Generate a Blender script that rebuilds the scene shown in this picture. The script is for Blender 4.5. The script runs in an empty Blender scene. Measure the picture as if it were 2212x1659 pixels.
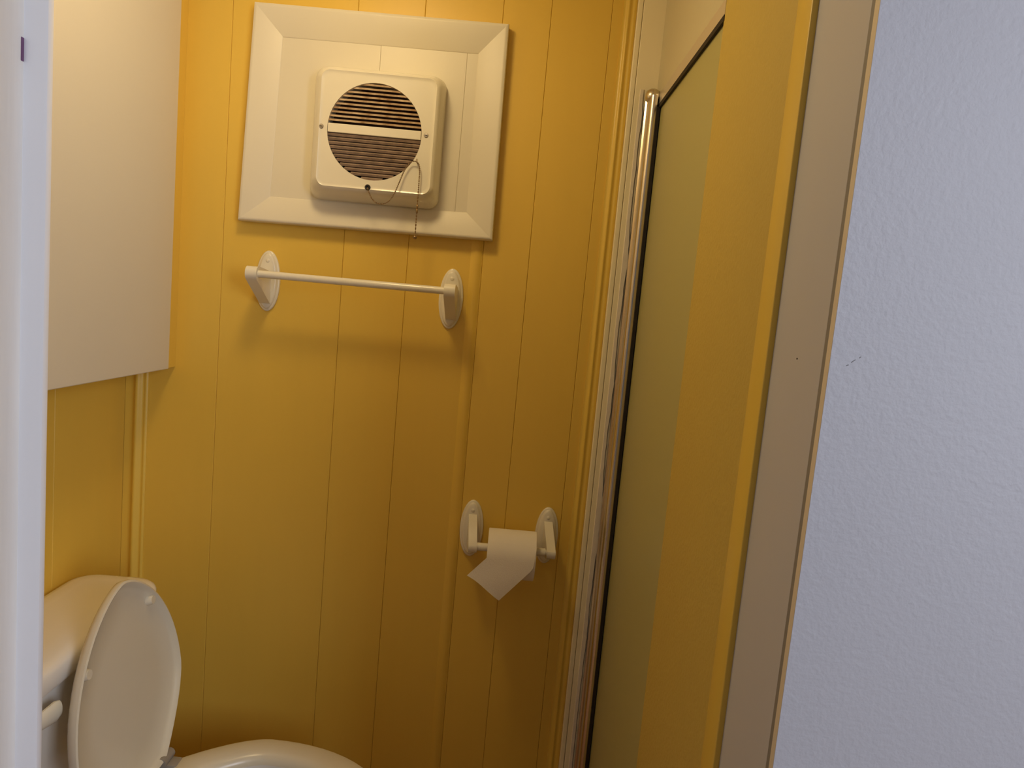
import bpy, bmesh, math, random
from mathutils import Vector, Matrix
random.seed(7)
sc = bpy.context.scene
COL = sc.collection
PI = math.pi

# ------------------------------------------------------------------ camera, world, lights, exposure
cam = bpy.data.cameras.new('camera')
cam_ob = bpy.data.objects.new('camera', cam)
COL.objects.link(cam_ob)
cam.sensor_fit = 'HORIZONTAL'
cam.sensor_width = 36.0
cam.lens = 36.0 * 1500.0 / 2212.0
cam.clip_start = 0.01
cam_ob.matrix_world = Matrix(((0.99602, -0.08886, -0.01180, 0.0),
                              (-0.00199, 0.10971, -0.99396, 0.0),
                              (0.08961, 0.98999, 0.10909, 1.32),
                              (0, 0, 0, 1)))
sc.camera = cam_ob

world = bpy.data.worlds.new('world')
sc.world = world
world.use_nodes = True
bg = world.node_tree.nodes['Background']
bg.inputs['Color'].default_value = (0.80, 0.86, 1.0, 1)
bg.inputs['Strength'].default_value = 0.10

vs = sc.view_settings
vs.view_transform = 'Standard'
vs.look = 'None'
vs.exposure = 0.0
vs.gamma = 1.0
vs.use_curve_mapping = False
sc.cycles.use_denoising = True
sc.cycles.max_bounces = 10
sc.cycles.diffuse_bounces = 6
sc.cycles.caustics_reflective = False

def area(name, loc, target, sx, sy, power, color, shape='RECTANGLE'):
    l = bpy.data.lights.new(name, 'AREA')
    l.shape = shape; l.size = sx; l.size_y = sy
    l.energy = power; l.color = color
    o = bpy.data.objects.new(name, l); COL.objects.link(o)
    o.location = loc
    o.rotation_euler = (Vector(target) - Vector(loc)).to_track_quat('-Z', 'Y').to_euler()
    return o
# daylight through the hall window behind the photographer
area('hall_window_light', (1.50, -0.95, 1.60), (0.0, 0.6, 1.2), 0.8, 1.1, 30.0, (0.84, 0.885, 1.0))
# the lamp on the bathroom ceiling
LAMP = (-0.33, 1.0, 2.045)
area('ceiling_lamp_light', (LAMP[0], LAMP[1], 2.035), (LAMP[0], LAMP[1], 0), 0.20, 0.20, 1.6, (1.0, 0.74, 0.37), 'DISK')
pl = bpy.data.lights.new('ceiling_lamp_glow', 'POINT')
pl.energy = 2.9; pl.color = (1.0, 0.74, 0.37); pl.shadow_soft_size = 0.07
plo = bpy.data.objects.new('ceiling_lamp_glow', pl); COL.objects.link(plo)
plo.location = (LAMP[0], LAMP[1], 1.985)

# ------------------------------------------------------------------ materials
def mat(name, color, rough=0.5, metal=0.0, bump=0.0, bump_scale=300.0, vary=0.0, vary_scale=6.0,
        stretch=(1, 1, 1), spec=0.5, bump_dist=0.001, dark=None, coat=0.0):
    m = bpy.data.materials.new(name); m.use_nodes = True
    nt = m.node_tree; N = nt.nodes; L = nt.links
    b = N['Principled BSDF']
    b.inputs['Base Color'].default_value = (*color, 1)
    b.inputs['Roughness'].default_value = rough
    b.inputs['Metallic'].default_value = metal
    b.inputs['Specular IOR Level'].default_value = spec
    b.inputs['Coat Weight'].default_value = coat
    tc = N.new('ShaderNodeTexCoord')
    mp = N.new('ShaderNodeMapping'); mp.inputs['Scale'].default_value = stretch
    L.new(tc.outputs['Object'], mp.inputs['Vector'])
    if vary > 0:
        n = N.new('ShaderNodeTexNoise'); n.inputs['Scale'].default_value = vary_scale
        n.inputs['Detail'].default_value = 5
        L.new(mp.outputs['Vector'], n.inputs['Vector'])
        r = N.new('ShaderNodeMix'); r.data_type = 'RGBA'
        d = dark if dark else tuple(c * (1 - vary) for c in color)
        r.inputs['A'].default_value = (*d, 1)
        r.inputs['B'].default_value = (*[min(1, c * (1 + vary * 0.5)) for c in color], 1)
        mr = N.new('ShaderNodeMapRange'); mr.inputs['From Min'].default_value = 0.3; mr.inputs['From Max'].default_value = 0.7
        L.new(n.outputs['Fac'], mr.inputs['Value'])
        L.new(mr.outputs['Result'], r.inputs['Factor'])
        L.new(r.outputs['Result'], b.inputs['Base Color'])
    if bump > 0:
        n2 = N.new('ShaderNodeTexNoise'); n2.inputs['Scale'].default_value = bump_scale
        n2.inputs['Detail'].default_value = 3
        L.new(mp.outputs['Vector'], n2.inputs['Vector'])
        bp = N.new('ShaderNodeBump'); bp.inputs['Strength'].default_value = bump
        bp.inputs['Distance'].default_value = bump_dist
        L.new(n2.outputs['Fac'], bp.inputs['Height'])
        L.new(bp.outputs['Normal'], b.inputs['Normal'])
    return m

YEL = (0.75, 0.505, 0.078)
M = {}
M['yellow'] = mat('yellow_panel_paint', YEL, 0.42, bump=0.10, bump_scale=260, vary=0.015, vary_scale=5, stretch=(6, 6, 0.7))
M['yellow_trim'] = mat('yellow_trim_paint', (0.76, 0.53, 0.085), 0.35, vary=0.03)
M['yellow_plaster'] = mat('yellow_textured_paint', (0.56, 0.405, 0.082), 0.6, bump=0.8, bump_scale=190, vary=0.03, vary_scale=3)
M['hall'] = mat('hall_wall_paint', (0.45, 0.45, 0.48), 0.55, bump=0.5, bump_scale=230, vary=0.03, vary_scale=4)
M['jamb'] = mat('jamb_paint', (0.56, 0.56, 0.57), 0.4, vary=0.04, vary_scale=3, stretch=(1, 1, 0.3))
M['grey_brown'] = mat('grey_brown_strip', (0.27, 0.25, 0.215), 0.6, vary=0.05)
M['cream'] = mat('cream_edge_paint', (0.80, 0.70, 0.52), 0.4, vary=0.03)
M['white_gloss'] = mat('white_gloss_paint', (0.86, 0.88, 0.92), 0.3, vary=0.03, vary_scale=4)
M['door'] = mat('white_door_paint', (0.84, 0.82, 0.78), 0.4, bump=0.12, bump_scale=90, vary=0.06, vary_scale=8, stretch=(8, 8, 0.5))
M['cabinet'] = mat('white_cabinet_laminate', (0.66, 0.615, 0.51), 0.45, vary=0.02, vary_scale=3)
M['frame'] = mat('white_frame_paint', (0.72, 0.67, 0.54), 0.42, bump=0.06, bump_scale=150, vary=0.03, vary_scale=4)
M['plastic'] = mat('white_plastic', (0.76, 0.72, 0.60), 0.22, vary=0.02, coat=0.2)
M['china'] = mat('white_vitreous_china', (0.80, 0.77, 0.71), 0.12, vary=0.02, vary_scale=3, coat=0.3)
M['seat'] = mat('white_toilet_seat_plastic', (0.69, 0.64, 0.51), 0.25, vary=0.02)
M['grey_plastic'] = mat('grey_hinge_plastic', (0.30, 0.27, 0.23), 0.35, vary=0.05)
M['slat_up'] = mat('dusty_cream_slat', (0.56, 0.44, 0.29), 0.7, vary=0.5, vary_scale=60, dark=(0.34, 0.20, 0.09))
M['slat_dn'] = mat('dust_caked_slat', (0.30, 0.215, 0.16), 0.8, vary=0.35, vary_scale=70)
M['duct'] = mat('dark_rusty_fan_housing', (0.045, 0.020, 0.012), 0.8, vary=0.4, vary_scale=40)
M['brass'] = mat('aged_brass', (0.32, 0.22, 0.11), 0.35, metal=0.9, vary=0.2, vary_scale=200)
M['steel'] = mat('dull_steel', (0.5, 0.46, 0.40), 0.4, metal=0.8, vary=0.1)
M['chrome'] = mat('chrome_frame', (0.74, 0.66, 0.52), 0.27, metal=1.0, vary=0.05, vary_scale=10)
M['alu'] = mat('satin_aluminium', (0.74, 0.69, 0.60), 0.38, metal=0.6, vary=0.04)
M['near_black'] = mat('near_black_matte', (0.014, 0.009, 0.005), 0.7, vary=0.1)  # near-black; also serves as the painted shade under the shower rail
M['black'] = mat('black_rubber', (0.015, 0.012, 0.01), 0.5, vary=0.1)
M['fibre'] = mat('white_fibreglass', (0.90, 0.81, 0.55), 0.35, vary=0.03, vary_scale=3)
M['soffit'] = mat('cream_soffit_panel', (0.60, 0.545, 0.36), 0.45, vary=0.02, vary_scale=3)
M['caulk'] = mat('cream_caulk', (0.80, 0.72, 0.58), 0.5, vary=0.06, vary_scale=50)
M['paper'] = mat('white_tissue_paper', (0.80, 0.75, 0.66), 0.9, bump=0.4, bump_scale=500, vary=0.03, spec=0.1)
M['card'] = mat('cardboard_core', (0.45, 0.32, 0.20), 0.9, vary=0.1)
M['ceiling'] = mat('white_ceiling_paint', (0.80, 0.79, 0.76), 0.6, bump=0.2, bump_scale=120, vary=0.02)
M['floor'] = mat('reddish_brown_floor', (0.42, 0.21, 0.085), 0.4, vary=0.15, vary_scale=9)  # unseen floor; reddish brown picked to bounce orange onto the lower walls
M['scuff'] = mat('grey_scuff', (0.26, 0.26, 0.27), 0.7, vary=0.1)
M['purple'] = mat('purple_brown_mark', (0.16, 0.07, 0.16), 0.6, vary=0.2)

def glass_mat():
    m = bpy.data.materials.new('obscured_shower_glass'); m.use_nodes = True
    nt = m.node_tree; N = nt.nodes; L = nt.links
    b = N['Principled BSDF']
    b.inputs['Base Color'].default_value = (0.60, 0.56, 0.24, 1)
    b.inputs['Roughness'].default_value = 0.38
    b.inputs['Transmission Weight'].default_value = 0.30
    b.inputs['IOR'].default_value = 1.45
    tc = N.new('ShaderNodeTexCoord')
    n2 = N.new('ShaderNodeTexNoise'); n2.inputs['Scale'].default_value = 260
    L.new(tc.outputs['Object'], n2.inputs['Vector'])
    bp = N.new('ShaderNodeBump'); bp.inputs['Strength'].default_value = 0.15; bp.inputs['Distance'].default_value = 0.001
    L.new(n2.outputs['Fac'], bp.inputs['Height']); L.new(bp.outputs['Normal'], b.inputs['Normal'])
    return m
M['glass'] = glass_mat()
def lamp_mat():
    m = bpy.data.materials.new('lit_lamp_diffuser'); m.use_nodes = True
    b = m.node_tree.nodes['Principled BSDF']
    b.inputs['Base Color'].default_value = (0.9, 0.85, 0.75, 1)
    b.inputs['Emission Color'].default_value = (1.0, 0.72, 0.36, 1)
    b.inputs['Emission Strength'].default_value = 4.0
    return m
M['lamp'] = lamp_mat()

# ------------------------------------------------------------------ helpers
ORG = {}
def thing(name, label, cat, loc, group=None):
    o = bpy.data.objects.new(name, None); COL.objects.link(o)
    o.location = loc; o.empty_display_size = 0.05
    o['label'] = label; o['category'] = cat
    if group: o['group'] = group
    ORG[o.name] = Vector(loc)
    return o
def obj(name, bm, m, parent=None, smooth=False, label=None):
    """One mesh object; geometry is given in world coordinates."""
    org = ORG[parent.name] if parent else Vector((0, 0, 0))
    if parent: bmesh.ops.translate(bm, verts=bm.verts, vec=-org)
    bmesh.ops.recalc_face_normals(bm, faces=bm.faces)
    me = bpy.data.meshes.new(name); bm.to_mesh(me); bm.free()
    me.materials.append(M[m])
    if smooth:
        me.polygons.foreach_set('use_smooth', [True] * len(me.polygons))
        try: me.set_sharp_from_angle(angle=math.radians(40))
        except Exception: pass
    o = bpy.data.objects.new(name, me); COL.objects.link(o)
    if parent: o.parent = parent
    if label: o['label'] = label
    ORG[o.name] = org
    return o
def struct(name, bm, m, label, smooth=False):
    o = obj(name, bm, m, None, smooth)
    o['kind'] = 'structure'; o['label'] = label
    return o
def box(bm, x0, x1, y0, y1, z0, z1, bev=0.0, seg=2):
    r = bmesh.ops.create_cube(bm, size=1.0)
    vs_ = r['verts']
    bmesh.ops.scale(bm, verts=vs_, vec=(x1 - x0, y1 - y0, z1 - z0))
    bmesh.ops.translate(bm, verts=vs_, vec=((x0 + x1) / 2, (y0 + y1) / 2, (z0 + z1) / 2))
    if bev > 0:
        es = list({e for v in vs_ for e in v.link_edges})
        bmesh.ops.bevel(bm, geom=es, offset=bev, segments=seg, affect='EDGES', profile=0.5)
    return bm
def B(*a, **k): return box(bmesh.new(), *a, **k)
def prism(bm, pts, d0, d1, axis='z'):
    """Extrude a closed 2-D outline. axis z: pts (x,y); axis x: pts (y,z); axis y: pts (x,z)."""
    def P(p, d):
        return (p[0], p[1], d) if axis == 'z' else ((d, p[0], p[1]) if axis == 'x' else (p[0], d, p[1]))
    a = [bm.verts.new(P(p, d0)) for p in pts]; b = [bm.verts.new(P(p, d1)) for p in pts]
    n = len(pts)
    for i in range(n): bm.faces.new((a[i], a[(i + 1) % n], b[(i + 1) % n], b[i]))
    bm.faces.new(a); bm.faces.new(list(reversed(b)))
    return bm
def loft(bm, rings, cap0=True, cap1=True):
    rv = [[bm.verts.new(p) for p in r] for r in rings]
    n = len(rv[0])
    for a, b in zip(rv, rv[1:]):
        for i in range(n): bm.faces.new((a[i], a[(i + 1) % n], b[(i + 1) % n], b[i]))
    if cap0: bm.faces.new(rv[0])
    if cap1: bm.faces.new(list(reversed(rv[-1])))
    return bm
def ring_closed(bm, rings):
    """Torus-like: the last ring joins the first."""
    rv = [[bm.verts.new(p) for p in r] for r in rings]
    n = len(rv[0]); k = len(rv)
    for j in range(k):
        a, b = rv[j], rv[(j + 1) % k]
        for i in range(n): bm.faces.new((a[i], a[(i + 1) % n], b[(i + 1) % n], b[i]))
    return bm
def lathe(bm, prof, c, axis, n=24):
    """prof: (radius, distance along axis). axis 'x','y','z'."""
    def P(r, d, t):
        u, v = r * math.cos(t), r * math.sin(t)
        if axis == 'z': return (c[0] + u, c[1] + v, c[2] + d)
        if axis == 'y': return (c[0] + u, c[1] + d, c[2] + v)
        return (c[0] + d, c[1] + u, c[2] + v)
    return loft(bm, [[P(max(r, 1e-5), d, 2 * PI * i / n) for i in range(n)] for r, d in prof])
def tube(bm, pts, r, n=8):
    pts = [Vector(p) for p in pts]; rings = []
    up = Vector((0.13, 0.97, 0.2))
    for i, p in enumerate(pts):
        t = (pts[min(i + 1, len(pts) - 1)] - pts[max(i - 1, 0)]).normalized()
        s = t.cross(up).normalized(); q = t.cross(s)
        rings.append([p + s * r * math.cos(2 * PI * k / n) + q * r * math.sin(2 * PI * k / n) for k in range(n)])
    return loft(bm, rings)
def rrect(x0, x1, z0, z1, r, n=5):
    pts = []
    for cx, cz, a in ((x1 - r, z1 - r, 0), (x0 + r, z1 - r, 90), (x0 + r, z0 + r, 180), (x1 - r, z0 + r, 270)):
        for i in range(n + 1):
            t = math.radians(a + 90 * i / n)
            pts.append((cx + r * math.cos(t), cz + r * math.sin(t)))
    return pts
def smoothline(ctrl, k=8):
    """Catmull-Rom through control points."""
    P = [Vector(p) for p in ctrl]; P = [2 * P[0] - P[1]] + P + [2 * P[-1] - P[-2]]
    out = []
    for i in range(1, len(P) - 2):
        for j in range(k):
            t = j / k
            a, b, c, d = P[i - 1], P[i], P[i + 1], P[i + 2]
            out.append(0.5 * ((2 * b) + (c - a) * t + (2 * a - 5 * b + 4 * c - d) * t * t + (3 * b - a - 3 * c + d) * t ** 3))
    out.append(P[-2]); return out

XL, YB, ZC = -0.816, 1.500, 2.10       # left wall, back wall, ceiling
XR = 0.262                             # partition / shower door plane
YF0, YF1 = 0.563, 0.700                # hall face and bathroom face of the door wall
XDL = -0.4815                          # left side of the doorway
XS = 1.06                              # far side of the shower

# ------------------------------------------------------------------ the shell
struct('floor', B(-1.9, 2.0, -2.2, 1.62, -0.06, 0.0), 'floor', 'unseen reddish brown floor of bathroom and hall')
struct('ceiling', B(-1.9, 2.0, -2.2, 1.62, ZC, ZC + 0.05), 'ceiling', 'white ceiling over bathroom and hall')

wb = struct('wall_back', B(XL - 0.08, XS + 0.06, YB + 0.004, YB + 0.08, 0, ZC), 'yellow', 'yellow panelled back wall of the bathroom')
gx = [XL, -0.621, -0.365, -0.228, -0.0685, 0.030, 0.154, 0.30]
for a, b in zip(gx, gx[1:]):
    obj('wall_panel', B(a + 0.00025, b - 0.00025, YB, YB + 0.0045, 0, ZC, bev=0.0009, seg=1), 'yellow', wb)
# soft ridge beside the panel seam
prof = [(-0.0955, YB + 0.001)] + [(-0.0955 + 0.0245 * t, YB + 0.0005 - 0.0042 * math.sin(PI * min(1, t * 0.92)) ** 1.0) for t in [i / 10 for i in range(11)]] + [(-0.0710, YB + 0.001)]
obj('joint_ridge', prism(bmesh.new(), prof, 0, 1.475, 'z'), 'yellow', wb, smooth=True)

wl = struct('wall_left', B(XL - 0.08, XL - 0.004, YF1, YB + 0.004, 0, ZC), 'yellow', 'yellow panelled left wall behind toilet and cabinet')
gy = [YF1, 0.86, 1.06, 1.263, YB]
for a, b in zip(gy, gy[1:]):
    obj('wall_panel', B(XL - 0.0045, XL, a + 0.00025, b - 0.00025, 0, ZC, bev=0.0010, seg=1), 'yellow', wl)

# corner mouldings
def moulding(x0, x1, ridges, base=0.004):
    pts = [(x0, YB + 0.001), (x0, YB - base)]
    n = 40
    for i in range(n + 1):
        x = x0 + (x1 - x0) * i / n
        h = base
        for c, w, a in ridges: h += a * math.exp(-((x - c) / w) ** 2)
        pts.append((x, YB - h))
    pts.append((x1, YB + 0.001))
    return pts
struct('trim_1', prism(bmesh.new(), moulding(XL + 0.0008, -0.766, ((-0.787, 0.0085, 0.009), (-0.770, 0.004, 0.0035))), 0, ZC, 'z'),
       'yellow_trim', 'ridged yellow corner moulding between left wall and back wall', smooth=True)
struct('trim_2', prism(bmesh.new(), moulding(0.176, 0.2035, ((0.187, 0.0045, 0.0045), (0.199, 0.004, 0.002)), 0.003), 0, ZC, 'z'),
       'yellow_trim', 'narrow ridged yellow moulding beside the white shower edge', smooth=True)

# door wall: hall face grey-white, bathroom face yellow
HT = 2.02
def door_wall(name, x0, x1, label, lip=None):
    bm = B(x0, x1, YF0, YF1 - 0.012, 0, ZC)
    if lip is not None: box(bm, lip, x0, YF0, 0.5636, 0, ZC)
    w = struct(name, bm, 'hall', label)
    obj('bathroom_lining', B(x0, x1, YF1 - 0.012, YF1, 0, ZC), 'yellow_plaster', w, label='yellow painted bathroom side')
    return w
wr = door_wall('wall_right', XR + 0.012, 1.75, 'pale bluish grey textured hall wall right of the doorway', lip=XR + 0.0007)
door_wall('wall_front', -1.75, XDL - 0.0185, 'hall wall left of the doorway')
struct('wall_above', B(XDL - 0.0185, XR + 0.012, YF0, YF1, HT, ZC), 'hall', 'wall strip above the doorway')
# thin pencil-like scuff on the hall wall
sp = [(0.2763, 1.2974), (0.2782, 1.2983), (0.2801, 1.3004), (0.2831, 1.3029), (0.2862, 1.3047), (0.2873, 1.3056)]
bm = bmesh.new()
for a, b in zip(sp[::2], sp[1::2]):
    tube(bm, [(a[0], YF0, a[1]), (b[0], YF0, b[1])], 0.0004, 5)
obj('scuff_mark', bm, 'scuff', wr, label='faint diagonal scuff mark')

# right jamb: recessed board, flat grey-brown strip, thin bright edge strip
JT = HT
t4 = struct('trim_4', B(XR + 0.002, XR + 0.014, 0.5791, 0.6905, 0, JT, bev=0.0015), 'jamb', 'beige white right door jamb')
obj('dark_strip', B(XR + 0.0016, XR + 0.0135, 0.5714, 0.5790, 0, JT), 'grey_brown', t4, label='grey brown strip')
obj('edge_strip', B(XR + 0.0007, XR + 0.0025, 0.5637, 0.5713, 0, JT), 'cream', t4, label='thin beige strip along the hall edge')
bm = bmesh.new(); lathe(bm, [(0.0009, 0), (0.0009, 0.0006)], (XR + 0.0016, 0.6304, 1.2971), 'x', 8)
obj('nail_spot', bm, 'near_black', t4)
struct('trim_3', B(XR - 0.0040, XR + 0.014, 0.6895, 0.7290, 0, ZC, bev=0.0016, seg=3), 'yellow_trim', 'bright yellow rounded edge trim between jamb and textured wall', smooth=True)

# left jamb: grey-white board and the narrow stop strip at its far end
t5 = struct('trim_5', B(XDL - 0.018, XDL, YF0 - 0.003, YF1 - 0.002, 0, JT, bev=0.002), 'door', 'greyish white left door jamb with faint vertical streaks')
obj('scuff_mark', B(XDL - 0.0002, XDL + 0.0008, 0.6862, 0.6896, 1.5095, 1.5310, bev=0.0003), 'purple', t5, label='small dark purple mark')
struct('trim_6', B(XDL - 0.0185, XDL + 0.0230, 0.690, 0.699, 0, JT, bev=0.002, seg=2), 'white_gloss', 'narrow bluish white stop strip at the left side of the doorway', smooth=True)
# hall surroundings behind the photographer
struct('wall_hall_left', B(-1.83, -1.75, -2.2, YF1, 0, ZC), 'hall', 'hall end wall on the left')
struct('wall_hall_right', B(1.75, 1.83, -2.2, YF1, 0, ZC), 'hall', 'hall end wall on the right')

# partition between doorway and shower
YP = 1.024
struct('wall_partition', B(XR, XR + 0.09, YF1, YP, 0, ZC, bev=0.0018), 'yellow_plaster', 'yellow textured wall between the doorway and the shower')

# ------------------------------------------------------------------ shower
bm = bmesh.new(); box(bm, 0.2155, XS, YB - 0.012, YB - 0.001, 0.0, ZC - 0.002, bev=0.0015)
sh = struct('wall_shower', bm, 'fibre', 'cream white fibreglass shower lining behind the obscured glass door')
obj('edge_flange', B(0.2040, 0.2148, YB - 0.0125, YB - 0.0005, 0.0, ZC - 0.002, bev=0.0018), 'fibre', sh)
obj('side_panel', B(XS - 0.012, XS, YF1 + 0.002, YB - 0.012, 0.12, ZC - 0.002, bev=0.002), 'fibre', sh)
obj('near_panel', B(XR + 0.092, XS - 0.012, YF1 + 0.002, YF1 + 0.014, 0.12, ZC - 0.002, bev=0.002), 'fibre', sh)
bm = bmesh.new()
rects = [rrect(XR + 0.095, XS - 0.013, YF1 + 0.016, YB - 0.013, 0.05), rrect(XR + 0.095, XS - 0.013, YF1 + 0.016, YB - 0.013, 0.05),
         rrect(XR + 0.14, XS - 0.05, YF1 + 0.06, YB - 0.055, 0.05), rrect(XR + 0.16, XS - 0.07, YF1 + 0.08, YB - 0.075, 0.05)]
loft(bm, [[(p[0], p[1], z) for p in r] for r, z in zip(rects, (0.0, 0.12, 0.12, 0.05))])
obj('shower_pan', bm, 'fibre', sh, smooth=True)
# ragged caulk bead along the post
bm = bmesh.new()
xs = []; zz = [i * 0.012 for i in range(0, 150)]
w = 0.004
for z in zz:
    w += random.uniform(-0.0012, 0.0012); w = min(0.0065, max(0.0015, w))
    xs.append(w)
def cr(z, wv):
    x0 = 0.2260
    return [(x0, YB - 0.012, z), (x0 + 0.001, YB - 0.0142, z), (0.2375 - 0.006 + wv, YB - 0.0146, z), (0.2395 - 0.006 + wv, YB - 0.012, z)]
loft(bm, [cr(z, wv) for z, wv in zip(zz, xs)])
obj('caulk_bead', bm, 'caulk', sh)

struct('wall_above_shower', B(XR - 0.0005, XR + 0.035, YP, YB - 0.0125, 1.7743, ZC), 'soffit', 'smooth cream panel above the shower door rail')

sd = thing('shower_door', 'obscured glass shower door with chrome post and top rail', 'shower door', (0.25, 1.25, 0))
PX0, PX1, PY0, PY1, PZ = 0.2375, 0.2570, 1.446, YB - 0.0125, 1.768
# post: stepped channel with rounded nose
pp = [(PX0, PY1), (PX0, 1.476), (PX0 + 0.0035, 1.474), (PX0 + 0.0045, 1.462)]
for i in range(9):
    t = PI + PI * i / 8 * 0.5
    pp.append((PX0 + 0.0145 + 0.0095 * math.cos(t), 1.4555 + 0.0095 * math.sin(t)))
pp += [(PX1, 1.447), (PX1, PY1)]
obj('post', prism(bmesh.new(), pp, 0.0, PZ, 'z'), 'chrome', sd, smooth=True, label='chrome upright')
bm = bmesh.new()
lathe(bm, [(0.0005, 0.016), (0.008, 0.015), (0.0135, 0.011), (0.016, 0.004), (0.016, -0.004), (0.0145, -0.006)], (0.2495, 1.465, PZ), 'z', 20)
obj('post_cap', bm, 'chrome', sd, smooth=True)
obj('post_dark_strip', B(PX1, PX1 + 0.0065, 1.445, 1.478, 0.10, 1.745), 'near_black', sd, label='dark strip beside the post')  # dark strip between post and glass
# top rail
rp = [(0.2612, 1.7510), (0.2612, 1.7742), (0.276, 1.7742), (0.276, 1.7510)]
obj('top_rail', prism(bmesh.new(), [(p[0], p[1]) for p in rp], YP - 0.004, 1.480, 'y'), 'alu', sd, smooth=True)
obj('rail_gap_shade', B(0.2609, 0.275, YP - 0.004, 1.480, 1.7435, 1.7520), 'near_black', sd, label='painted shade of the gap under the rail')  # shadow of the gap below the rail, built as a near-black strip
obj('bottom_rail', B(0.2585, 0.284, YP - 0.004, 1.480, 0.0, 0.12, bev=0.004), 'alu', sd)
obj('glass_pane', B(0.2655, 0.2710, YP - 0.004, 1.486, 0.12, 1.7450), 'glass', sd, label='greenish obscured glass pane')

# ------------------------------------------------------------------ wall cabinet
cb = thing('wall_cabinet', 'plain white wall cabinet hung above the toilet on the left wall', 'cabinet', (-0.76, 1.16, 1.125))
ZB, ZT = 1.127, 2.02
obj('body', B(XL + 0.0006, -0.7235, 0.862, YB - 0.0405, ZB + 0.004, ZT, bev=0.001), 'cabinet', cb)
obj('door', B(-0.7225, -0.706, 0.858, 1.4595, ZB, ZT - 0.004, bev=0.0018), 'cabinet', cb)
obj('filler_strip', B(-0.76, -0.7120, 1.4605, YB - 0.0005, ZB + 0.001, ZT), 'yellow', cb, label='yellow painted filler strip')

# ------------------------------------------------------------------ framed panel and extractor fan
fp = thing('framed_panel', 'white mitred frame with boarded panel behind the extractor fan', 'frame', (-0.316, YB, 1.67))
FX0, FX1, FZ0, FZ1 = -0.5785, -0.0535, 1.4530, 1.8830
IX0, IX1, IZ0, IZ1 = -0.5190, -0.1120, 1.5085, 1.8240
TO, TI = 0.026, 0.0082
def rail(pts_out, pts_in):
    """Mitred rail between two outer and two inner corners; thick outside, thin inside."""
    bm = bmesh.new()
    (a, b), (c, d) = pts_out, pts_in
    def lerp(p, q, t): return (p[0] + (q[0] - p[0]) * t, p[1] + (q[1] - p[1]) * t)
    prof = [(0, 0.0005), (0, TO - 0.004), (0.02, TO - 0.0012), (0.06, TO), (0.13, TO - 0.0004), (0.95, TI + 0.0012), (0.985, TI + 0.0006), (1.0, TI - 0.0004), (1.0, 0.0005)]
    r0 = [(lerp(a, c, t)[0], YB - h, lerp(a, c, t)[1]) for t, h in prof]
    r1 = [(lerp(b, d, t)[0], YB - h, lerp(b, d, t)[1]) for t, h in prof]
    return loft(bm, [r0, r1])
g = 0.0004
O = [(-0.5825, 1.4495), (-0.0505, 1.4550), (-0.0535, 1.8875), (-0.5690, 1.8840)]     # the frame is not quite square
I = [(-0.5230, 1.5050), (-0.1100, 1.5090), (-0.1125, 1.8290), (-0.5130, 1.8260)]
for k in range(4):
    k2 = (k + 1) % 4
    obj('frame_rail', rail((O[k], O[k2]), (I[k], I[k2])), 'frame', fp, smooth=True)
bx = [IX0 - 0.012, -0.312, -0.1345, IX1 + 0.010]
for a, b in zip(bx, bx[1:]):
    obj('panel_board', B(a + 0.00012, b - 0.00012, YB - 0.0075, YB - 0.0006, IZ0 - 0.010, IZ1 + 0.008, bev=0.0006, seg=1), 'frame', fp)

YPN = YB - 0.0076
fan = thing('extractor_fan', 'white square wall extractor fan with round louvred grille and pull chain', 'fan', (-0.303, YPN, 1.64))
FCX, FCZ = -0.2985, 1.6420; YFF = 1.435; GR = 0.0945; GZ = 1.6425; GXC = -0.3025
def sq_to(pts_n):
    return pts_n
NA = 15; NC = 4 * (NA + 1)
def rr_ring(hx, hz, r, y, cx=FCX, cz=FCZ):
    return [(p[0], y, p[1]) for p in rrect(cx - hx, cx + hx, cz - hz, cz + hz, r, NA)]
def circ(r, y):
    out = []
    for k in range(4):
        for i in range(NA + 1):
            t = math.radians(90 * k + 90 * (i + 0.5) / (NA + 1))
            out.append((GXC + r * math.cos(t), y, GZ + r * math.sin(t)))
    return out
rings = [rr_ring(0.133, 0.131, 0.022, YPN, -0.304, 1.640), rr_ring(0.1335, 0.1315, 0.022, YPN - 0.010, -0.304, 1.640), rr_ring(0.131, 0.129, 0.024, YPN - 0.024, -0.303, 1.6405),
         rr_ring(0.1255, 0.1235, 0.025, YPN - 0.043, -0.3015, 1.641), rr_ring(0.121, 0.119, 0.024, YFF + 0.0055), rr_ring(0.1175, 0.1155, 0.022, YFF + 0.0015),
         rr_ring(0.1145, 0.1125, 0.017, YFF - 0.0004), rr_ring(0.1115, 0.1095, 0.015, YFF + 0.0010), rr_ring(0.108, 0.106, 0.013, YFF + 0.0012),
         circ(GR, YFF + 0.001), circ(GR, YFF + 0.012), circ(GR * 0.995, YFF + 0.03)]
obj('cover', loft(bmesh.new(), rings, cap0=True, cap1=False), 'plastic', fan, smooth=True)
bm = bmesh.new(); lathe(bm, [(GR * 0.99, 0), (GR * 0.99, 0.003)], (GXC, YFF + 0.028, GZ), 'y', 40)
obj('housing', bm, 'duct', fan, label='dark rusty inside of the fan')
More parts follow.
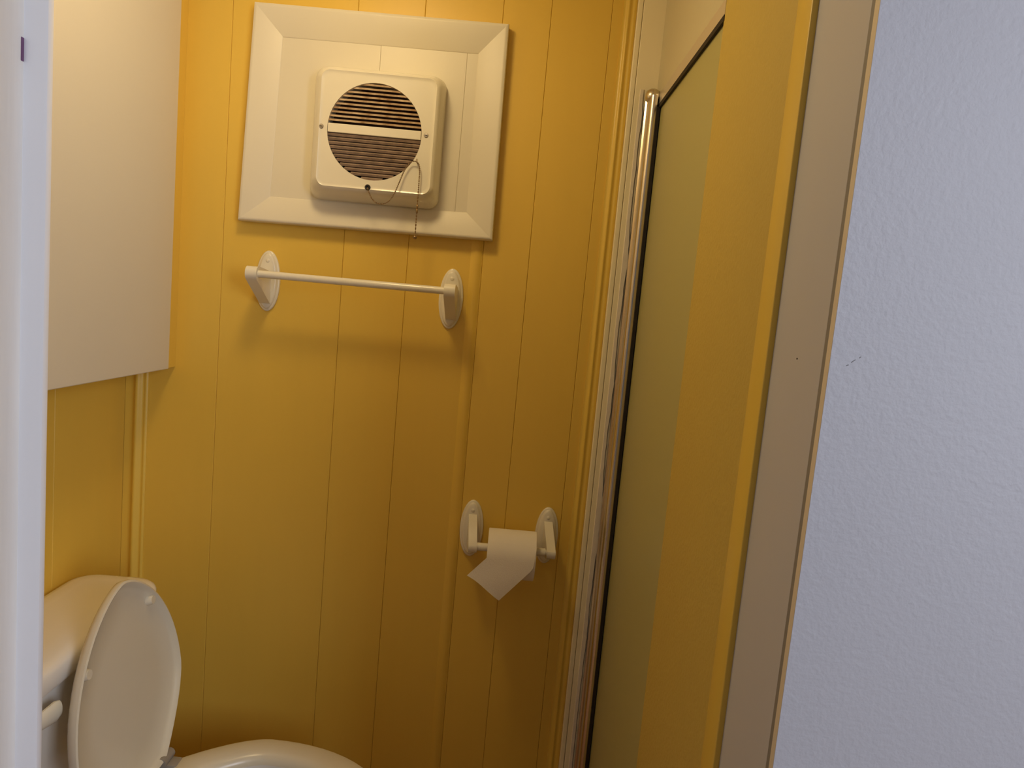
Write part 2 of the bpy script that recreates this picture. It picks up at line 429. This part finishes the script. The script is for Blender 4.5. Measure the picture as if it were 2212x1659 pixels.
# louvre slats, one by one
BARH = 0.0088
BZ = GZ + 0.0015
def slat(z, ang, depth, th, m, ybase):
    hw = math.sqrt(max(0, (GR + 0.0008) ** 2 - (z - GZ) ** 2)) - 0.0004
    ca, sa = math.cos(ang), math.sin(ang)
    pts = [(0, -th / 2), (depth, -th / 2), (depth, th / 2), (0, th / 2)]
    pr = [(ybase + p[0] * ca - p[1] * sa, z + p[0] * sa + p[1] * ca) for p in pts]
    bm = prism(bmesh.new(), pr, GXC - hw, GXC + hw, 'x')
    obj('louvre_slat', bm, m, fan)
PITCH = 0.0081
for i in range(10):
    slat(BZ + BARH + 0.0068 + PITCH * i, math.radians(17), 0.0085, 0.0033, 'slat_up', YFF + 0.0030)
for i in range(11):
    slat(BZ - BARH - 0.0045 - PITCH * i, math.radians(32), 0.0100, 0.0046, 'slat_dn', YFF + 0.0034)
hw = GR - 0.001
obj('centre_bar', B(GXC - hw, GXC + hw, YFF + 0.0002, YFF + 0.012, BZ - BARH, BZ + BARH, bev=0.0012), 'plastic', fan)
for dx, dz in ((-0.1065, 0.0005), (0.1035, 0.0015)):
    bm = bmesh.new(); lathe(bm, [(0.0048, 0.002), (0.0048, -0.0006), (0.0036, -0.0018), (0.0006, -0.0020)], (GXC + dx, YFF + 0.0012, BZ + dz), 'y', 14)
    s = obj('screw', bm, 'steel', fan, smooth=True)
    obj('screw_slot', B(GXC + dx - 0.0028, GXC + dx + 0.0028, YFF - 0.0012, YFF - 0.0007, BZ + dz - 0.0006, BZ + dz + 0.0006), 'black', s)
GRM = (-0.3085, YFF + 0.001, 1.5335)
bm = bmesh.new(); lathe(bm, [(0.0058, 0.001), (0.0058, -0.0022), (0.0042, -0.0034), (0.0026, -0.0030), (0.0024, -0.001)], GRM, 'y', 18)
obj('chain_grommet', bm, 'black', fan, smooth=True)
hk = [(-0.2115, YFF + 0.001, 1.5890), (-0.2115, YFF - 0.0075, 1.5885), (-0.2120, YFF - 0.0095, 1.5915), (-0.2125, YFF - 0.0095, 1.5965)]
obj('chain_hook', tube(bmesh.new(), smoothline(hk, 5), 0.0010, 6), 'brass', fan, smooth=True)
ch = smoothline([(-0.3085, YFF - 0.004, 1.5335), (-0.3035, YFF - 0.0065, 1.5225), (-0.2960, YFF - 0.0105, 1.5105), (-0.2830, YFF - 0.0135, 1.5020),
                 (-0.2660, YFF - 0.0135, 1.5050), (-0.2540, YFF - 0.011, 1.5210), (-0.2440, YFF - 0.009, 1.5480), (-0.2365, YFF - 0.008, 1.5700),
                 (-0.2260, YFF - 0.0075, 1.5880), (-0.2160, YFF - 0.008, 1.5915), (-0.2085, YFF - 0.009, 1.5870), (-0.2055, YFF - 0.009, 1.5760),
                 (-0.2050, YFF - 0.009, 1.5500), (-0.2050, YFF - 0.009, 1.5000), (-0.2050, YFF - 0.009, 1.4450)], 24)
bm = bmesh.new(); acc = 0.0; prev = ch[0]; step = 0.0036
def bead(bm, p, r):
    q = bmesh.ops.create_icosphere(bm, subdivisions=1, radius=r)
    bmesh.ops.translate(bm, verts=q['verts'], vec=p)
for p in ch[1:]:
    acc += (p - prev).length; prev = p
    if acc >= step: bead(bm, p, 0.00165); acc -= step
tube(bm, ch[::3] + [ch[-1]], 0.0005, 5)
pc = obj('pull_chain', bm, 'brass', fan, smooth=True)
bm = bmesh.new(); q = bmesh.ops.create_uvsphere(bm, u_segments=14, v_segments=10, radius=0.0042); bmesh.ops.translate(bm, verts=q['verts'], vec=(-0.2050, YFF - 0.009, 1.4425))
obj('end_ball', bm, 'brass', pc, smooth=True)
bm = bmesh.new(); lathe(bm, [(0.001, 0.009), (0.0022, 0.0075), (0.0022, 0.002), (0.0014, 0), (0.0022, -0.002), (0.0022, -0.0075), (0.001, -0.009)], (-0.2050, YFF - 0.009, 1.4985), 'z', 10)
obj('chain_connector', bm, 'brass', pc, smooth=True)

# ------------------------------------------------------------------ towel bar and paper holder (same oval brackets)
def oval_ring(cx, cz, a, b, y, n=40):
    return [(cx + a * math.cos(2 * PI * i / n), y, cz + b * math.sin(2 * PI * i / n)) for i in range(n)]
def plate(root, cx, cz, ytop=YB):
    a, b = 0.0258, 0.0640
    rings = [oval_ring(cx, cz, a, b, ytop - 0.0003), oval_ring(cx, cz, a, b, ytop - 0.0035), oval_ring(cx, cz, a - 0.002, b - 0.002, ytop - 0.0055),
             oval_ring(cx, cz, a - 0.0045, b - 0.0045, ytop - 0.0060), oval_ring(cx, cz, a - 0.006, b - 0.006, ytop - 0.0085), oval_ring(cx, cz, a - 0.010, b - 0.010, ytop - 0.0105)]
    p = obj('mounting_plate', loft(bmesh.new(), rings), 'plastic', root, smooth=True)
    for s in (1, -1):
        bm = bmesh.new(); lathe(bm, [(0.0042, 0.001), (0.0042, -0.0008), (0.003, -0.0016), (0.0005, -0.0018)], (cx, ytop - 0.0103, cz + s * 0.0425), 'y', 12)
        obj('screw', bm, 'plastic', p, smooth=True)
    return p
def arm(root, cx, w, prof, splay=0.0):
    bm = prism(bmesh.new(), prof, cx - w / 2, cx + w / 2, 'x')
    for v in bm.verts: v.co.x += splay * (YB - v.co.y)
    es = [e for e in bm.edges if len(e.link_faces) == 2 and e.calc_face_angle(0) > 1.2]
    bmesh.ops.bevel(bm, geom=es, offset=0.0015, segments=2, affect='EDGES')
    return obj('bracket_arm', bm, 'plastic', root, smooth=True)
TY, TZ = 1.415, 1.3412
tb = thing('towel_bar', 'white towel bar with oval end plates below the framed fan', 'towel bar', (-0.325, YB, TZ))
def arc(cy, cz, r, a0, a1, n=8): return [(cy + r * math.cos(math.radians(a0 + (a1 - a0) * i / n)), cz + r * math.sin(math.radians(a0 + (a1 - a0) * i / n))) for i in range(n + 1)]
for px, pz in ((-0.5205, 1.3295), (-0.1290, 1.3265)):
    plate(tb, px, pz)
    prof = [(YB - 0.0100, TZ + 0.006), (YB - 0.030, TZ + 0.010)] + arc(TY, TZ, 0.0148, 80, 235) + [(YB - 0.0100, TZ - 0.060)]
    arm(tb, px - (0.002 if px < -0.3 else -0.004), 0.0225, prof)
bm = bmesh.new(); lathe(bm, [(0.0075, 0), (0.0075, 0.384)], (-0.5135, TY, TZ), 'x', 20)
obj('rod', bm, 'plastic', tb, smooth=True)

PY_, PZ_ = 1.432, 0.8095
th = thing('paper_holder', 'white toilet paper holder with oval end plates on the back wall', 'paper holder', (0.04, YB, 0.825))
for px, pz in ((-0.0430, 0.8275), (0.1240, 0.8255)):
    plate(th, px, pz)
    prof = [(YB - 0.0100, pz + 0.034), (YB - 0.0100, PZ_ - 0.008), (YB - 0.030, PZ_ - 0.012)] + list(reversed(arc(PY_, PZ_, 0.0130, 155, 280)))
    arm(th, px, 0.0185, prof, 0.10)
bm = bmesh.new(); lathe(bm, [(0.0086, 0), (0.0086, 0.148), (0.006, 0.1485), (0.006, 0.152)], (-0.0285, PY_, PZ_), 'x', 18)
obj('spindle', bm, 'plastic', th, smooth=True)
RZ, RR = PZ_ - 0.0105, 0.0515
tr = thing('toilet_paper_roll', 'white toilet paper roll with loose torn end on the holder', 'toilet paper', (0.05, PY_, RZ))
bm = bmesh.new()
n = 40; X0, X1 = -0.0035, 0.0985
def cring(x, r): return [(x, PY_ + r * math.cos(2 * PI * i / n), RZ + r * math.sin(2 * PI * i / n)) for i in range(n)]
ring_closed(bm, [cring(X0, 0.0212), cring(X0, RR - 0.001), cring(X0 + 0.001, RR), cring(X1 - 0.001, RR), cring(X1, RR - 0.001), cring(X1, 0.0212)])
obj('paper', bm, 'paper', tr, smooth=True)
bm = bmesh.new()
ring_closed(bm, [cring(X0 + 0.0005, 0.0200), cring(X0 + 0.0005, 0.0211), cring(X1 - 0.0005, 0.0211), cring(X1 - 0.0005, 0.0200)])
obj('core', bm, 'card', tr, smooth=True)
# loose sheet: leaves the roll at the top front and hangs as a twisted square
def sheet():
    bm = bmesh.new(); nu, nv = 12, 14
    A, Bc = Vector((0.0025, 0.8365)), Vector((0.0985, 0.8330))      # upper corners on the roll (x, z)
    C_, D_ = Vector((0.0295, 0.7190)), Vector((-0.0405, 0.7660))    # lower tip, left tip
    grid = []
    for j in range(nv + 1):
        v = j / nv; row = []
        for i in range(nu + 1):
            u = i / nu
            # left edge: straight down to shoulder, then out to left tip; right edge down to tip
            Lp = A.lerp(Vector((-0.0005, 0.8085)), min(1, v / 0.38)) if v < 0.38 else Vector((-0.0005, 0.8085)).lerp(D_, (v - 0.38) / 0.62)
            Rp = Bc.lerp(Vector((0.0935, 0.7895)), min(1, v / 0.38)) if v < 0.38 else Vector((0.0935, 0.7895)).lerp(C_, (v - 0.38) / 0.62)
            p = Lp.lerp(Rp, u)
            if v > 0.38: p.y += 0.006 * math.sin(PI * u) * ((v - 0.38) / 0.62) * (1 - u)
            z = p.y
            dz = min(RR, max(0.0, z - RZ))
            y = PY_ - math.sqrt(max(0, RR * RR - dz * dz)) - 0.0012 if z > RZ else PY_ - RR - 0.0012
            if z < RZ: y -= 0.010 * ((RZ - z) / 0.08) * (0.4 + 0.6 * math.cos(2.4 * (u - 0.4)))
            row.append((p.x, y, z))
        grid.append(row)
    th_ = 0.0006
    top = [[bm.verts.new(p) for p in r] for r in grid]
    bot = [[bm.verts.new((p[0], p[1] + th_, p[2])) for p in r] for r in grid]
    for j in range(nv):
        for i in range(nu):
            bm.faces.new((top[j][i], top[j][i + 1], top[j + 1][i + 1], top[j + 1][i]))
            bm.faces.new((bot[j][i], bot[j + 1][i], bot[j + 1][i + 1], bot[j][i + 1]))
    for i in range(nu):
        for j in (0, nv): bm.faces.new((top[j][i], top[j][i + 1], bot[j][i + 1], bot[j][i]))
    for j in range(nv):
        for i in (0, nu): bm.faces.new((top[j][i], top[j + 1][i], bot[j + 1][i], bot[j][i]))
    return bm
obj('loose_sheet', sheet(), 'paper', tr, smooth=True)

# ------------------------------------------------------------------ toilet
TYC = 1.145; LYC = TYC - 0.013
to = thing('toilet', 'white toilet with raised lid against its tank on the left wall', 'toilet', (-0.5, TYC, 0))
# tank
def rr_xy(x0, x1, y0, y1, r, z): return [(p[0], p[1], z) for p in rrect(x0, x1, y0, y1, r, 6)]
bm = bmesh.new()
loft(bm, [rr_xy(-0.800, -0.680, 0.935, 1.300, 0.03, 0.385), rr_xy(-0.806, -0.672, 0.920, 1.312, 0.035, 0.40), rr_xy(-0.808, -0.657, 0.905, 1.330, 0.045, 0.670), rr_xy(-0.808, -0.657, 0.905, 1.330, 0.045, 0.680)])
tank = obj('tank', bm, 'china', to, smooth=True)
bm = bmesh.new()
def tl(i, z): return rr_xy(-0.813 + i, -0.640 - i, 0.888 + i, 1.346 - i, max(0.012, 0.052 - i), z)
loft(bm, [tl(0.010, 0.6805), tl(0.002, 0.682), tl(0.0, 0.687), tl(0.0, 0.709), tl(0.003, 0.7155), tl(0.010, 0.720), tl(0.022, 0.7235), tl(0.045, 0.7255)])
obj('tank_lid', bm, 'china', to, smooth=True)
# flush lever on the tank front
bm = bmesh.new()
rings = []
for (x, y, z), (a, b) in zip([(-0.6605, 0.950, 0.6430), (-0.6585, 0.965, 0.6430), (-0.6545, 0.995, 0.6420), (-0.652, 1.020, 0.6410), (-0.652, 1.031, 0.6405), (-0.652, 1.035, 0.6405)],
                             [(0.005, 0.008), (0.006, 0.010), (0.0065, 0.0125), (0.007, 0.015), (0.006, 0.012), (0.0015, 0.004)]):
    rings.append([(x + 0.018 + a * math.cos(2 * PI * k / 14), y - 0.028, z + 0.010 + 1.15 * b * math.sin(2 * PI * k / 14)) for k in range(14)])
loft(bm, rings)
lathe(bm, [(0.011, 0), (0.011, 0.014), (0.007, 0.016)], (-0.660, 0.923, 0.649), 'x', 16)
obj('flush_lever', bm, 'plastic', to, smooth=True)
# egg outline of seat and lid: v from the hinge forward, u sideways
def egg(back, front, half, hb, n=28, tip=1.0):
    pts = []
    for i in range(n + 1):                       # front half ellipse
        t = PI * i / n
        pts.append((back + front * math.sin(t), half * math.copysign(abs(math.cos(t)) ** tip, math.cos(t))))
    for i in range(1, 11):
        s = i / 10; pts.append((back * (1 - s), -(hb + (half - hb) * (1 - s ** 1.6))))
    for i in range(10, 0, -1):
        s = i / 10; pts.append((back * (1 - s), (hb + (half - hb) * (1 - s ** 1.6))))
    return pts
SX = -0.552                                      # back edge of the seat
E = egg(0.15, 0.255, 0.166, 0.085)
cv = 0.175
def eggring(scale, z, sh=0.0, kx=1.0):
    return [(SX + cv + (p[0] - cv) * scale * kx + sh, TYC + p[1] * scale, z) for p in E]
# bowl: outside down to the foot, inside down to the drain
bm = bmesh.new()
loft(bm, [eggring(0.56, 0.0, -0.05), eggring(0.55, 0.03, -0.05), eggring(0.52, 0.16, -0.05), eggring(0.66, 0.25, -0.03), eggring(0.90, 0.34, -0.005), eggring(0.96, 0.375), eggring(0.965, 0.395), eggring(0.94, 0.3985),
          eggring(0.72, 0.3985), eggring(0.69, 0.385), eggring(0.62, 0.30, -0.01), eggring(0.40, 0.21, -0.03), eggring(0.12, 0.17, -0.05)])
obj('bowl', bm, 'china', to, smooth=True)
bm = bmesh.new(); loft(bm, [rr_xy(-0.79, -0.50, 1.045, 1.245, 0.03, 0.20), rr_xy(-0.80, -0.50, 1.040, 1.250, 0.03, 0.37), rr_xy(-0.80, -0.50, 1.040, 1.250, 0.03, 0.384)])
obj('bowl_shelf', bm, 'china', to, smooth=True)
bm = bmesh.new()
ring_closed(bm, [eggring(0.66, 0.401), eggring(0.985, 0.401), eggring(1.0, 0.406), eggring(1.0, 0.412), eggring(0.985, 0.4185), eggring(0.94, 0.4215), eggring(0.76, 0.4215), eggring(0.69, 0.416), eggring(0.66, 0.408)])
obj('seat', bm, 'seat', to, smooth=True)
# raised lid: hinge line and tilt
HX, HZ = -0.572, 0.428
tilt = math.radians(7.3)
EL = egg(0.15, 0.226, 0.165, 0.076, 32, 1.28)
up = Vector((-math.sin(tilt), 0, math.cos(tilt))); nr = Vector((math.cos(tilt), 0, math.sin(tilt)))
cl = 0.17
def lidring(scale, w):
    return [tuple(Vector((HX, LYC, HZ)) + up * (cl + (p[0] - cl) * scale) + Vector((0, 1, 0)) * p[1] * scale + nr * w) for p in EL]
bm = bmesh.new()
loft(bm, [lidring(0.25, -0.016), lidring(0.6, -0.0155), lidring(0.85, -0.013), lidring(0.95, -0.009), lidring(0.99, -0.003), lidring(1.0, 0.004), lidring(0.997, 0.0085),
          lidring(0.980, 0.0100), lidring(0.963, 0.0085), lidring(0.945, 0.003), lidring(0.91, -0.0015), lidring(0.6, -0.0035), lidring(0.25, -0.004)])
lid = obj('lid', bm, 'seat', to, smooth=True)
def lidpt(v, u, w): return Vector((HX, LYC, HZ)) + up * v + Vector((0, 1, 0)) * u + nr * w
for v, u in ((0.306, 0.088), (0.272, -0.112)):
    c = lidpt(v, u, -0.002)
    bm = bmesh.new()
    bmesh.ops.create_cone(bm, cap_ends=True, segments=16, radius1=0.011, radius2=0.0075, depth=0.011)
    bmesh.ops.rotate(bm, verts=bm.verts, cent=(0, 0, 0), matrix=Matrix.Rotation(PI / 2 - tilt, 3, 'Y'))
    bmesh.ops.translate(bm, verts=bm.verts, vec=c + nr * 0.005)
    obj('bumper', bm, 'seat', lid, smooth=True)
for s in (1, -1):
    bm = bmesh.new()
    lathe(bm, [(0.010, -0.018), (0.010, 0.018)], (HX + 0.004, TYC + s * 0.070, HZ), 'y', 14)
    box(bm, HX - 0.010, HX + 0.030, TYC + s * 0.070 - 0.014, TYC + s * 0.070 + 0.014, 0.384, HZ - 0.004, bev=0.003)
    obj('hinge', bm, 'grey_plastic', to, smooth=True, label='grey plastic hinge')

# ------------------------------------------------------------------ ceiling lamp (above the frame)
cl_ = thing('ceiling_light', 'round flush ceiling lamp above the bathroom, outside the picture', 'lamp', (LAMP[0], LAMP[1], ZC))
bm = bmesh.new(); lathe(bm, [(0.13, 0.0), (0.13, -0.012), (0.115, -0.02), (0.02, -0.02)], (LAMP[0], LAMP[1], ZC), 'z', 32)
obj('base', bm, 'white_gloss', cl_, smooth=True)
bm = bmesh.new(); lathe(bm, [(0.110, -0.021), (0.108, -0.035), (0.09, -0.048), (0.05, -0.056), (0.001, -0.058)], (LAMP[0], LAMP[1], ZC), 'z', 32)
obj('diffuser', bm, 'lamp', cl_, smooth=True)
